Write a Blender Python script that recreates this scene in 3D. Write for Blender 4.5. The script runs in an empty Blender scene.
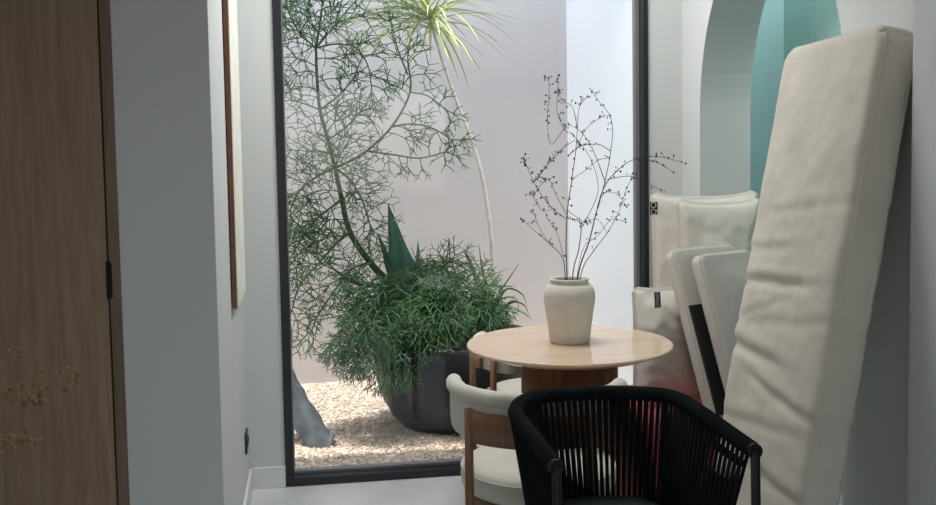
import bpy, bmesh, math, random
from mathutils import Vector, Matrix, noise
PI = math.pi
R = math.radians
C = bpy.context.scene.collection
sc = bpy.context.scene

# ------------------------------------------------------------------ camera
YAW, PITCH, ROLL, F, CY, CAMZ = R(8.85), R(3.75), .0165, 1000., 214., 1.4
cf = Vector((math.sin(YAW)*math.cos(PITCH), math.cos(YAW)*math.cos(PITCH), -math.sin(PITCH)))
r0 = Vector((math.cos(YAW), -math.sin(YAW), 0))
u0 = r0.cross(cf)
cr = r0*math.cos(ROLL) - u0*math.sin(ROLL)
cu = u0*math.cos(ROLL) + r0*math.sin(ROLL)
O = Vector((0, 0, CAMZ))
cam = bpy.data.objects.new('camera', bpy.data.cameras.new('camera'))
C.objects.link(cam)
m = Matrix((cr, cu, -cf)).transposed().to_4x4()
m.translation = O
cam.matrix_world = m
cam.data.sensor_width = 36
cam.data.lens = F/936*36
cam.data.shift_y = -(252.5-CY)/936
cam.data.clip_start = .05
sc.camera = cam

def ray(px, py): return cf + cr*((px-468)/F) + cu*((CY-py)/F)
def at(px, py, ax, v):
    q = ray(px, py); t = (v-O[ax])/q[ax]
    return O + q*t
def aY(px, py, v): return at(px, py, 1, v)
def aX(px, py, v): return at(px, py, 0, v)
def aZ(px, py, v): return at(px, py, 2, v)

# ------------------------------------------------------------------ materials
def nodes(name):
    mt = bpy.data.materials.new(name); mt.use_nodes = True
    nt = mt.node_tree; b = nt.nodes['Principled BSDF']
    return mt, nt, b
def mat(name, col, rough=.6, metal=0, var=0., scale=20, bump=0., bscale=200, stretch=None, col2=None, detail=4, spec=.5, sheen=0, trans=0):
    mt, nt, b = nodes(name)
    b.inputs['Roughness'].default_value = rough
    b.inputs['Metallic'].default_value = metal
    b.inputs['Specular IOR Level'].default_value = spec
    if sheen: b.inputs['Sheen Weight'].default_value = sheen
    b.inputs['Base Color'].default_value = (*col, 1)
    tc = nt.nodes.new('ShaderNodeTexCoord'); mp = nt.nodes.new('ShaderNodeMapping')
    nt.links.new(tc.outputs['Object'], mp.inputs['Vector'])
    if stretch: mp.inputs['Scale'].default_value = stretch
    if var or col2:
        n = nt.nodes.new('ShaderNodeTexNoise'); n.inputs['Scale'].default_value = scale; n.inputs['Detail'].default_value = detail
        nt.links.new(mp.outputs[0], n.inputs['Vector'])
        r = nt.nodes.new('ShaderNodeValToRGB')
        r.color_ramp.elements[0].position = .3; r.color_ramp.elements[1].position = .7
        c2 = col2 or tuple(min(1, c*(1+var)) for c in col)
        c1 = col if col2 else tuple(c*(1-var) for c in col)
        r.color_ramp.elements[0].color = (*c1, 1); r.color_ramp.elements[1].color = (*c2, 1)
        nt.links.new(n.outputs['Fac'], r.inputs[0]); nt.links.new(r.outputs[0], b.inputs['Base Color'])
    if bump:
        n2 = nt.nodes.new('ShaderNodeTexNoise'); n2.inputs['Scale'].default_value = bscale; n2.inputs['Detail'].default_value = 3
        nt.links.new(mp.outputs[0], n2.inputs['Vector'])
        bp = nt.nodes.new('ShaderNodeBump'); bp.inputs['Strength'].default_value = bump; bp.inputs['Distance'].default_value = .004
        nt.links.new(n2.outputs['Fac'], bp.inputs['Height']); nt.links.new(bp.outputs[0], b.inputs['Normal'])
    return mt
def fabric(name, col, var=.05, bump=.35, wscale=260):
    mt, nt, b = nodes(name)
    b.inputs['Roughness'].default_value = .92; b.inputs['Specular IOR Level'].default_value = .2
    b.inputs['Sheen Weight'].default_value = .25 if col[0] > .2 else 0.
    if col[0] < .1: b.inputs['Specular IOR Level'].default_value = .08
    tc = nt.nodes.new('ShaderNodeTexCoord')
    n = nt.nodes.new('ShaderNodeTexNoise'); n.inputs['Scale'].default_value = 9; n.inputs['Detail'].default_value = 8
    nt.links.new(tc.outputs['Object'], n.inputs['Vector'])
    r = nt.nodes.new('ShaderNodeValToRGB'); r.color_ramp.elements[0].position = .3; r.color_ramp.elements[1].position = .7
    r.color_ramp.elements[0].color = (*[c*(1-var) for c in col], 1); r.color_ramp.elements[1].color = (*[c*(1+var) for c in col], 1)
    nt.links.new(n.outputs['Fac'], r.inputs[0]); nt.links.new(r.outputs[0], b.inputs['Base Color'])
    ws = []
    for ax in ('X', 'Z'):
        w = nt.nodes.new('ShaderNodeTexWave'); w.bands_direction = ax; w.inputs['Scale'].default_value = wscale; w.inputs['Distortion'].default_value = 1.5
        nt.links.new(tc.outputs['Object'], w.inputs['Vector']); ws.append(w)
    ad = nt.nodes.new('ShaderNodeMath'); ad.operation = 'ADD'
    nt.links.new(ws[0].outputs['Fac'], ad.inputs[0]); nt.links.new(ws[1].outputs['Fac'], ad.inputs[1])
    bp = nt.nodes.new('ShaderNodeBump'); bp.inputs['Strength'].default_value = bump; bp.inputs['Distance'].default_value = .001
    nt.links.new(ad.outputs[0], bp.inputs['Height']); nt.links.new(bp.outputs[0], b.inputs['Normal'])
    return mt
def wood(name, c1, c2, rough=.5, axis='Z', scale=6):
    mt, nt, b = nodes(name)
    b.inputs['Roughness'].default_value = rough
    tc = nt.nodes.new('ShaderNodeTexCoord'); mp = nt.nodes.new('ShaderNodeMapping')
    st = {'Z': (8, 8, .6), 'X': (.6, 8, 8), 'Y': (8, .6, 8)}[axis]
    mp.inputs['Scale'].default_value = st
    nt.links.new(tc.outputs['Object'], mp.inputs['Vector'])
    n = nt.nodes.new('ShaderNodeTexNoise'); n.inputs['Scale'].default_value = scale; n.inputs['Detail'].default_value = 8; n.inputs['Distortion'].default_value = .6
    nt.links.new(mp.outputs[0], n.inputs['Vector'])
    r = nt.nodes.new('ShaderNodeValToRGB'); r.color_ramp.elements[0].position = .32; r.color_ramp.elements[1].position = .68
    r.color_ramp.elements[0].color = (*c1, 1); r.color_ramp.elements[1].color = (*c2, 1)
    nt.links.new(n.outputs['Fac'], r.inputs[0]); nt.links.new(r.outputs[0], b.inputs['Base Color'])
    bp = nt.nodes.new('ShaderNodeBump'); bp.inputs['Strength'].default_value = .15; bp.inputs['Distance'].default_value = .002
    nt.links.new(n.outputs['Fac'], bp.inputs['Height']); nt.links.new(bp.outputs[0], b.inputs['Normal'])
    return mt

M = {}
M['wall'] = mat('painted_wall', (.60, .62, .61), .85, bump=.05, bscale=300, spec=.2)
M['dim_wall'] = M['wall']
M['trim'] = mat('white_trim', (.70, .71, .69), .5)
M['court_wall'] = mat('rendered_wall', (.60, .565, .56), .9, var=.02, scale=3, bump=.25, bscale=60, spec=.1)
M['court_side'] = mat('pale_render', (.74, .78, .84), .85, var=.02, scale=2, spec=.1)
M['teal'] = mat('teal_paint', (.40, .60, .60), .8, spec=.2)
M['ceil'] = mat('ceiling_paint', (.75, .75, .74), .9, spec=.1)
M['frame'] = mat('black_frame_metal', (.014, .017, .022), .45, metal=.2)
M['reveal'] = mat('grey_sealant', (.22, .21, .22), .6)
M['marble'] = mat('marble_floor', (.52, .54, .55), .22, col2=(.70, .72, .72), scale=2.2, detail=10)
M['pebble'] = mat('gravel_stones', (.42, .32, .24), .9, col2=(.92, .80, .70), scale=55, detail=2, bump=.4, bscale=120, spec=.15)
M['oak'] = wood('oak_door', (.22, .145, .085), (.31, .215, .135), .55)
M['oak_dark'] = wood('oak_trim', (.14, .09, .06), (.20, .135, .09), .55)
M['walnut'] = wood('walnut', (.12, .050, .022), (.20, .088, .040), .4)
M['chairwood'] = wood('chair_wood', (.17, .085, .042), (.24, .125, .065), .42, axis='Z')
M['tabletop'] = mat('pale_tabletop', (.62, .46, .32), .14, col2=(.70, .54, .39), scale=5, stretch=(1, 6, 6), detail=6)
M['cream'] = fabric('cream_fabric', (.66, .63, .55))
M['linen'] = fabric('linen_canvas', (.60, .56, .48), .05)
M['linen2'] = fabric('grey_linen', (.56, .52, .47), .05)
M['pillow'] = fabric('ivory_canvas', (.68, .64, .57), .04)
M['red'] = fabric('salmon_red_fabric', (.55, .09, .08), .1)
M['rope'] = fabric('black_rope', (.012, .014, .016), .2, .8, 120)
M['seatgrey'] = fabric('charcoal_seat', (.035, .042, .045), .1)
M['blackmetal'] = mat('black_powder_metal', (.010, .011, .014), .5, metal=0, spec=.25)
M['steel'] = mat('brushed_steel', (.5, .5, .5), .35, metal=1)
M['ceramic'] = mat('matte_ceramic', (.66, .62, .54), .75, var=.03, scale=30, bump=.15, bscale=150)
M['twig'] = mat('dark_twig', (.040, .026, .024), .8, var=.2, scale=60)
M['bud'] = mat('twig_bud', (.055, .030, .028), .8, var=.3, scale=100)
M['pot'] = mat('dark_glazed_clay', (.011, .013, .017), .42, var=.25, scale=8, bump=.2, bscale=30)
M['soil'] = mat('potting_soil', (.05, .035, .025), .95, var=.3, scale=60, bump=.6, bscale=80)
M['euph'] = mat('pencil_twig_green', (.018, .075, .026), .5, col2=(.06, .16, .048), scale=7)
M['euph_stem'] = mat('green_brown_stem', (.025, .065, .03), .7, col2=(.075, .115, .05), scale=20)
M['drac_leaf'] = mat('yellow_green_leaf', (.42, .55, .14), .45, col2=(.74, .80, .38), scale=14)
M['drac_stem'] = mat('pale_grey_stem', (.74, .69, .62), .8, var=.15, scale=30)
M['agave'] = mat('blue_green_leaf', (.035, .12, .085), .45, col2=(.09, .22, .16), scale=25, stretch=(1, 1, .2))
M['aloe'] = mat('aloe_leaf', (.05, .13, .055), .45, col2=(.15, .26, .12), scale=12)
M['grey_trunk'] = mat('weathered_trunk', (.07, .085, .10), .9, col2=(.17, .20, .22), scale=14, bump=.6, bscale=25)
M['berry'] = mat('dry_seed_head', (.12, .065, .03), .7, col2=(.30, .20, .09), scale=60)
M['drystem'] = mat('straw_stem', (.26, .18, .09), .8)
M['artwood'] = mat('reddish_brown_frame', (.16, .065, .03), .5, var=.15, scale=20)
M['tag'] = mat('black_fabric_label', (.012, .012, .012), .7)
M['tagtext'] = mat('white_print', (.55, .55, .55), .7)
M['switch'] = mat('black_plastic', (.02, .02, .02), .35)
M['vasedark'] = mat('stoneware', (.22, .2, .17), .6, var=.1)
M['tealcurtain'] = mat('teal_fluted', (.34, .52, .50), .85, spec=.2)

def canvas_mat():
    mt, nt, b = nodes('pastel_canvas')
    b.inputs['Roughness'].default_value = .8
    tc = nt.nodes.new('ShaderNodeTexCoord')
    v = nt.nodes.new('ShaderNodeTexNoise'); v.inputs['Scale'].default_value = 9; v.inputs['Detail'].default_value = 6
    nt.links.new(tc.outputs['Object'], v.inputs['Vector'])
    r = nt.nodes.new('ShaderNodeValToRGB')
    cols = [(.25, (.70, .78, .80)), (.42, (.80, .83, .76)), (.52, (.84, .74, .62)), (.62, (.66, .76, .70)), (.8, (.85, .84, .80))]
    r.color_ramp.elements[0].position = cols[0][0]; r.color_ramp.elements[0].color = (*cols[0][1], 1)
    r.color_ramp.elements[1].position = cols[-1][0]; r.color_ramp.elements[1].color = (*cols[-1][1], 1)
    for p_, c_ in cols[1:-1]:
        e = r.color_ramp.elements.new(p_); e.color = (*c_, 1)
    nt.links.new(v.outputs['Fac'], r.inputs[0]); nt.links.new(r.outputs[0], b.inputs['Base Color'])
    return mt
M['canvas'] = canvas_mat()

def glass_mat():
    mt = bpy.data.materials.new('window_glass'); mt.use_nodes = True
    nt = mt.node_tree; nt.nodes.clear()
    out = nt.nodes.new('ShaderNodeOutputMaterial'); mx = nt.nodes.new('ShaderNodeMixShader')
    tr = nt.nodes.new('ShaderNodeBsdfTransparent'); gl = nt.nodes.new('ShaderNodeBsdfGlossy')
    tr.inputs[0].default_value = (.94, .96, .95, 1); gl.inputs['Roughness'].default_value = .02
    fr = nt.nodes.new('ShaderNodeFresnel'); fr.inputs['IOR'].default_value = 1.45
    nt.links.new(fr.outputs[0], mx.inputs[0]); nt.links.new(tr.outputs[0], mx.inputs[1]); nt.links.new(gl.outputs[0], mx.inputs[2])
    nt.links.new(mx.outputs[0], out.inputs[0])
    return mt
M['glass'] = glass_mat()

# ------------------------------------------------------------------ mesh helpers
class MB:
    def __init__(s): s.v = []; s.f = []; s.sm = []
    def quad(s, *ps):
        n = len(s.v); s.v += [tuple(p) for p in ps]; s.f.append(tuple(range(n, n+len(ps)))); s.sm.append(False)
    def box(s, a, b):
        x0, y0, z0 = [min(a[i], b[i]) for i in range(3)]; x1, y1, z1 = [max(a[i], b[i]) for i in range(3)]
        n = len(s.v)
        s.v += [(x0, y0, z0), (x1, y0, z0), (x1, y1, z0), (x0, y1, z0), (x0, y0, z1), (x1, y0, z1), (x1, y1, z1), (x0, y1, z1)]
        for f in ((0, 3, 2, 1), (4, 5, 6, 7), (0, 1, 5, 4), (1, 2, 6, 5), (2, 3, 7, 6), (3, 0, 4, 7)):
            s.f.append(tuple(n+i for i in f)); s.sm.append(False)
    def tube(s, pts, rad, k=8, cap=True, flat=1.):
        pts = [Vector(p) for p in pts]; N = len(pts)
        if not hasattr(rad, '__len__'): rad = [rad]*N
        n0 = len(s.v); prev = None
        for i, p in enumerate(pts):
            t = (pts[min(i+1, N-1)]-pts[max(i-1, 0)])
            t = t.normalized() if t.length > 1e-9 else Vector((0, 0, 1))
            if prev is None:
                a = t.orthogonal().normalized()
            else:
                a = prev - t*prev.dot(t)
                a = a.normalized() if a.length > 1e-6 else t.orthogonal().normalized()
            prev = a; b = t.cross(a)
            for j in range(k):
                th = 2*PI*j/k
                s.v.append(tuple(p + (a*math.cos(th) + b*math.sin(th)*flat)*rad[i]))
        for i in range(N-1):
            for j in range(k):
                s.f.append((n0+i*k+j, n0+i*k+(j+1) % k, n0+(i+1)*k+(j+1) % k, n0+(i+1)*k+j)); s.sm.append(True)
        if cap:
            s.f.append(tuple(n0+j for j in reversed(range(k)))); s.sm.append(False)
            s.f.append(tuple(n0+(N-1)*k+j for j in range(k))); s.sm.append(False)
    def lathe(s, c, prof, k=48):
        n0 = len(s.v); N = len(prof)
        for r, z in prof:
            for j in range(k):
                th = 2*PI*j/k
                s.v.append((c[0]+r*math.cos(th), c[1]+r*math.sin(th), c[2]+z))
        for i in range(N-1):
            for j in range(k):
                s.f.append((n0+i*k+j, n0+i*k+(j+1) % k, n0+(i+1)*k+(j+1) % k, n0+(i+1)*k+j)); s.sm.append(True)
        s.f.append(tuple(n0+j for j in reversed(range(k)))); s.sm.append(False)
        s.f.append(tuple(n0+(N-1)*k+j for j in range(k))); s.sm.append(False)
    def ball(s, c, r, k=6, h=4, sz=1.):
        s.lathe(c, [(r*max(.02, math.sin(PI*i/h)), -r*sz*math.cos(PI*i/h)) for i in range(h+1)], k)
    def prism(s, poly, ax, a, b):
        """poly of 2D pts on the other two axes extruded along axis ax from a to b"""
        def mk(p, v):
            q = [p[0], p[1]]; q.insert(ax, v); return tuple(q)
        n = len(s.v); k = len(poly)
        s.v += [mk(p, a) for p in poly] + [mk(p, b) for p in poly]
        s.f.append(tuple(range(n, n+k))); s.sm.append(False)
        s.f.append(tuple(range(n+2*k-1, n+k-1, -1))); s.sm.append(False)
        for i in range(k):
            j = (i+1) % k
            s.f.append((n+i, n+k+i, n+k+j, n+j)); s.sm.append(False)
    def build(s, name, m, parent=None, bevel=0, seg=2, fix=True):
        me = bpy.data.meshes.new(name); me.from_pydata(s.v, [], s.f)
        me.polygons.foreach_set('use_smooth', s.sm)
        if fix:
            bm = bmesh.new(); bm.from_mesh(me); bmesh.ops.recalc_face_normals(bm, faces=bm.faces); bm.to_mesh(me); bm.free()
        me.materials.append(M[m] if isinstance(m, str) else m)
        o = bpy.data.objects.new(name, me); C.objects.link(o)
        if parent:
            o.parent = parent; o.matrix_parent_inverse = parent.matrix_basis.inverted()
        if bevel:
            md = o.modifiers.new('bevel', 'BEVEL'); md.width = bevel; md.segments = seg; md.limit_method = 'ANGLE'; md.angle_limit = R(40)
            md.harden_normals = False
        return o
def tag(o, label, cat, group=None, kind=None):
    o['label'] = label; o['category'] = cat
    if group: o['group'] = group
    if kind: o['kind'] = kind
    return o
def thing(name, label, cat, loc=(0, 0, 0), group=None):
    o = bpy.data.objects.new(name, None); C.objects.link(o); o.location = loc; o.empty_display_size = .05
    return tag(o, label, cat, group)
def struct(name, mb, m, parent=None, **kw):
    o = mb.build(name, m, parent, **kw)
    if not parent: o['kind'] = 'structure'
    return o
def catmull(pts, n=8):
    pts = [Vector(p) for p in pts]; P = [pts[0]*2-pts[1]] + pts + [pts[-1]*2-pts[-2]]
    out = []
    for i in range(1, len(P)-2):
        for k in range(n):
            t = k/n; a, b, c, d = P[i-1:i+3]
            out.append(.5*((2*b)+(c-a)*t+(2*a-5*b+4*c-d)*t*t+(3*b-a-3*c+d)*t*t*t))
    out.append(pts[-1]); return out

# ------------------------------------------------------------------ the room
YW, XL, XR = 4.175, -.286, 1.60      # window wall, left wall, right wall
YFL, YFR = 3.02, 2.36                # front faces of the two walls framing the alcove
H = 2.75
CB = 5.86                            # courtyard back wall
CX0, CX1 = -2.4, 1.525
def S(name, a, b, m, parent=None, bevel=0):
    mb = MB(); mb.box(a, b); return struct(name, mb, m, parent, bevel=bevel)
S('floor', (-3.2, -3.5, -.1), (4.2, YW+.10, 0), 'marble')
S('ceiling', (-3.2, -3.5, H), (4.2, YW+.10, H+.15), 'ceil')
wx0 = aY(285.8, 480, YW).x; wx1 = aY(648.3, 220, YW).x
WZT = 2.45
w = MB()
w.box((XL-.2, YW, 0), (wx0, YW+.10, H)); w.box((wx1, YW, 0), (XR+.24, YW+.10, H)); w.box((wx0, YW, WZT), (wx1, YW+.10, H))
struct('wall_back', w, 'wall')
w = MB(); w.box((XL-.2, YFL, 0), (XL, YW, H)); struct('wall_left', w, 'wall')
# corridor wall holding the oak door
dx0, dx1 = aY(-160, 250, YFL).x, aY(108, 250, YFL).x
tx1 = aY(119.8, 250, YFL).x
w = MB()
w.box((tx1, YFL, 0), (XL-.2, YFL+.12, H)); w.box((-3.2, YFL, 0), (dx0, YFL+.12, H)); w.box((dx0, YFL, 2.5), (tx1, YFL+.12, H)); w.box((dx0, YFL+.062, 0), (tx1, YFL+.12, 2.5))  # last box is added behind the door to block a light leak
struct('wall_front_left', w, 'wall')
d = S('door_1', (dx0, YFL-.006, .01), (dx1-.003, YFL+.04, 2.5), 'oak', bevel=.002)
mb = MB(); hz = aY(108, 280, YFL).z
mb.tube([(dx1+.0, YFL-.012, hz-.055), (dx1+.0, YFL-.012, hz+.055)], .006, 10)
mb.box((dx1-.004, YFL-.010, hz-.05), (dx1+.010, YFL-.006, hz+.05))
mb.build('hinge', 'blackmetal', d)
S('trim_1', (dx1+.002, YFL-.008, 0), (tx1, YFL+.06, 2.5), 'oak_dark', bevel=.002)
# right pillar face
XP = aY(910.5, 250, YFR).x
S('wall_front_right', (XP, YFR-.12, 0), (4.2, YFR, H), 'wall')
# right wall with arched doorway
AY0, AY1 = 2.825, aX(700, 150, XR).y
ac, ar = (AY0+AY1)/2, (AY1-AY0)/2
zs = 1.53
arc = [(ac+ar*math.cos(t), zs+.68*math.sin(t)) for t in [PI*i/40 for i in range(41)]]
poly = [(YFR, 0), (YFR, H), (YW, H), (YW, 0), (AY1, 0)] + arc + [(AY0, 0)]
w = MB(); w.prism(poly, 0, XR, XR+.222); struct('wall_right', w, 'wall')
# teal room beyond the arch
tx = aY(790, 60, YW-.02).x
TXR = 2.06
w = MB(); w.box((XR+.222, YW-.02, 0), (TXR+.1, YW+.1, H)); struct('wall_niche_back', w, 'teal')
w = MB()
n0 = 170; pts = []
for i in range(n0+1):
    y = YFR + (YW-.02-YFR)*i/n0
    pts.append((TXR + (.0025 if i % 2 else 0), y))
pts += [(TXR+.1, YW-.02), (TXR+.1, YFR)]
w.prism(pts, 2, 0, H); struct('wall_niche_side', w, 'tealcurtain')
# corridor shell
S('wall_corridor_left', (-3.3, -3.5, 0), (-3.2, YFL, H), 'wall')
w = MB(); w.box((-3.2, -3.6, 0), (-.6, -3.5, H)); w.box((1.6, -3.6, 0), (4.2, -3.5, H)); w.box((-.6, -3.6, 2.1), (1.6, -3.5, H)); w.box((-.6, -3.6, 0), (1.6, -3.5, .9)); struct('wall_corridor_end_added', w, 'wall')  # unseen end wall, added with a small opening to dim light from behind
S('wall_corridor_right', (4.2, -3.5, 0), (4.3, YFR, H), 'wall')
# baseboards
bz = .09
w = MB(); w.box((XL+.012, YW-.012, 0), (wx0, YW, bz)); w.box((wx1, YW-.012, 0), (XR-.012, YW, bz)); struct('baseboard_back', w, 'trim', bevel=.002)
S('baseboard_left', (XL, YFL, 0), (XL+.012, YW-.012, bz), 'trim', bevel=.002)
w = MB(); w.box((XR-.012, YFR, 0), (XR, AY0, bz)); w.box((XR-.012, AY1, 0), (XR, YW-.012, bz)); struct('baseboard_right', w, 'trim', bevel=.002)

# window
fl, fr, fb = .034, .022, .036
win = bpy.data.objects.new('window_1', None); C.objects.link(win); win.location = (wx0, YW, 0); win['kind'] = 'structure'
mb = MB()
mb.box((wx0, YW-.010, .004), (wx0+fl, YW+.05, WZT)); mb.box((wx1-fr, YW-.010, .004), (wx1, YW+.05, WZT))
mb.box((wx0+fl, YW-.010, .004), (wx1-fr, YW+.05, fb)); mb.box((wx0+fl, YW-.010, WZT-fl), (wx1-fr, YW+.05, WZT))
mb.build('window_frame', 'frame', win, bevel=.002)
mb = MB()
mb.box((wx0+fl-.01, YW+.051, .02), (wx1-fr+.01, YW+.09, fb+.010)); mb.box((wx1-fr-.016, YW+.051, fb+.010), (wx1-fr+.01, YW+.09, WZT-fl)); mb.box((wx0+fl-.01, YW+.051, fb+.010), (wx0+fl+.004, YW+.09, WZT-fl))
mb.build('glazing_bead', 'reveal', win)
mb = MB(); mb.quad((wx0+fl, YW+.03, fb), (wx1-fr, YW+.03, fb), (wx1-fr, YW+.03, WZT-fl), (wx0+fl, YW+.03, WZT-fl))
mb.build('glass_pane', 'glass', win)

# courtyard
GZ = .04
CH = 3.3
S('floor_courtyard', (CX0-.2, YW+.10, -.1), (CX1+.2, CB+.2, GZ-.02), 'soil')
S('wall_courtyard_back', (CX0-.2, CB, GZ-.02), (CX1+.2, CB+.2, CH), 'court_wall')
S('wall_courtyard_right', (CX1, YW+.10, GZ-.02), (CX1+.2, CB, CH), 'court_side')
S('wall_courtyard_left', (CX0-.2, YW+.10, GZ-.02), (CX0, CB, CH), 'court_wall')
# gravel
rnd = random.Random(5)
mb = MB()
nx, ny = 110, 60
def gz(x, y): return GZ + .006*noise.noise((x*6, y*6, 0)) + .004*noise.noise((x*25, y*25, 3))
for j in range(ny+1):
    for i in range(nx+1):
        x = -.9+(CX1+.9)*i/nx; y = YW+.10+(CB-YW-.10)*j/ny
        mb.v.append((x, y, gz(x, y)))
for j in range(ny):
    for i in range(nx):
        a = j*(nx+1)+i; mb.f.append((a, a+1, a+nx+2, a+nx+1)); mb.sm.append(True)
for k in range(9500):
    x = rnd.uniform(-.35, .95); y = YW+.115+(CB-YW-.13)*rnd.random()**1.1
    r = rnd.uniform(.004, .0105)*(1 if rnd.random() < .96 else 1.5)
    c = Vector((x, y, gz(x, y)+r*.25)); n = len(mb.v)
    rot = Matrix.Rotation(rnd.random()*6, 3, (rnd.random(), rnd.random(), rnd.random()+.1))
    sx, sy, sz_ = r*rnd.uniform(.8, 1.3), r*rnd.uniform(.7, 1.1), r*rnd.uniform(.5, .8)
    for vv in ((1, 0, 0), (-1, 0, 0), (0, 1, 0), (0, -1, 0), (0, 0, 1), (0, 0, -1)):
        mb.v.append(tuple(c + rot @ Vector((vv[0]*sx, vv[1]*sy, vv[2]*sz_))))
    for f in ((0, 2, 4), (2, 1, 4), (1, 3, 4), (3, 0, 4), (2, 0, 5), (1, 2, 5), (3, 1, 5), (0, 3, 5)):
        mb.f.append(tuple(n+q for q in f)); mb.sm.append(True)
g = mb.build('gravel', 'pebble', fix=False)
tag(g, 'pale beige pea gravel covering the planted courtyard ground', 'gravel', kind='stuff')

# ------------------------------------------------------------------ wall art and socket
ax0, ax1 = XL, XL+.02
ya = aX(237.0, 300, ax1).y; yb = aX(244.6, 284, ax1).y
yb = max(yb, ya+.42); za = aX(238, 307, ax1).z
art = thing('wall_art', 'tall pastel canvas in thin reddish brown frame on left side wall', 'picture', (XL, (ya+yb)/2, za))
mb = MB(); t = .012; zt = 2.25
mb.box((ax0+.004, ya, za), (ax1, ya+t, zt)); mb.box((ax0+.004, yb-t, za), (ax1, yb, zt)); mb.box((ax0+.004, ya+t, za), (ax1, yb-t, za+t)); mb.box((ax0+.004, ya+t, zt-t), (ax1, yb-t, zt))
mb.build('picture_frame', 'artwood', art)
mb = MB(); mb.box((ax1-.004, ya+.003, za+.004), (ax1+.003, yb, zt)); mb.build('canvas', 'canvas', art)
mb = MB(); mb.box((ax0, ya+.02, za+.02), (ax0+.006, yb-.02, zt-.02)); mb.build('backing', 'switch', art)
ys = aX(247.2, 432, XL+.008).y
zz0, zz1 = aX(247.4, 444, XL).z, aX(247.4, 421, XL).z
sk = thing('wall_socket', 'small black wall socket low on the left side wall near window', 'socket', (XL, ys, zz0))
mb = MB(); mb.box((XL, ys-.045, zz0), (XL+.009, ys+.045, zz1)); mb.build('cover_plate', 'switch', sk, bevel=.003)
mb = MB()
for q in (-.02, .02): mb.tube([(XL+.008, ys+q, (zz0+zz1)/2), (XL+.012, ys+q, (zz0+zz1)/2)], .014, 14)
mb.build('outlet', 'blackmetal', sk)

# ------------------------------------------------------------------ round table
TZ = .72
tc = aZ(569, 342.5, TZ); tc.z = 0
TR = .357
tb = thing('round_table', 'round pale-topped cafe table on a brown lobed wooden pedestal', 'table', tc)
mb = MB(); mb.lathe(tc, [(.01, TZ-.028), (TR-.05, TZ-.028), (TR-.012, TZ-.013), (TR-.001, TZ-.008), (TR, TZ-.005), (TR-.002, TZ-.001), (TR-.004, TZ), (TR-.006, TZ), (TR-.02, TZ), (.01, TZ)], 96)
mb.build('tabletop', 'tabletop', tb)
vdir = (tc-Vector((0, 0, 0))).normalized(); sdir = Vector((vdir.y, -vdir.x, 0))
mb = MB()
lr = .0965
prof = []
K = 160
for i in range(K):
    th = 2*PI*i/K; u = Vector((math.cos(th), math.sin(th), 0)); best = .05
    for q in range(4):
        cc = (sdir+vdir if q < 2 else sdir-vdir)*(lr if q % 2 else -lr) * .707
        # ray-circle
        bq = u.dot(cc); disc = bq*bq-(cc.length_squared-lr*lr)
        if disc > 0: best = max(best, bq+math.sqrt(disc))
    prof.append((tc.x+u.x*best, tc.y+u.y*best))
mb.prism(prof, 2, 0.002, TZ-.027)
p_ = mb.build('pedestal', 'walnut', tb)
for pl in p_.data.polygons:
    if len(pl.vertices) == 4: pl.use_smooth = True

# vase
vc = aZ(569.8, 341.5, TZ); vc.z = TZ
k = (vc-O).dot(cf)/F       # metres per pixel there
vs = thing('vase', 'cream matte ceramic vase with narrow neck on the round table', 'vase', vc)
rb, rm, rn = 20*k, 25.8*k, 19.2*k
hh = 64*k
prof = [(.01, 0), (rb*.93, 0), (rb, .004), (rb*1.06, hh*.2), (rb*1.16, hh*.42), (rm*.975, hh*.62), (rm, hh*.71), (rm*.985, hh*.78), (rm*.92, hh*.855), (rm*.80, hh*.905), (rn*.965, hh*.925), (rn*.955, hh*.94), (rn*1.0, hh*.955), (rn*1.01, hh*.98), (rn*.985, hh), (rn*.88, hh), (rn*.84, hh*.97), (rn*.84, hh*.92), (rm*.8, hh*.8), (rm*.8, hh*.5), (rb*.8, hh*.08), (.01, hh*.08)]
mb = MB(); mb.lathe(vc, prof, 64); mb.build('vase_body', 'ceramic', vs)
mb = MB()
for zq in (hh*.925,): mb.tube([(vc.x+rn*.96*math.cos(2*PI*i/48), vc.y+rn*.96*math.sin(2*PI*i/48), vc.z+zq) for i in range(49)], .0022, 6, cap=False)
mb.build('neck_ring', 'ceramic', vs)

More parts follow.
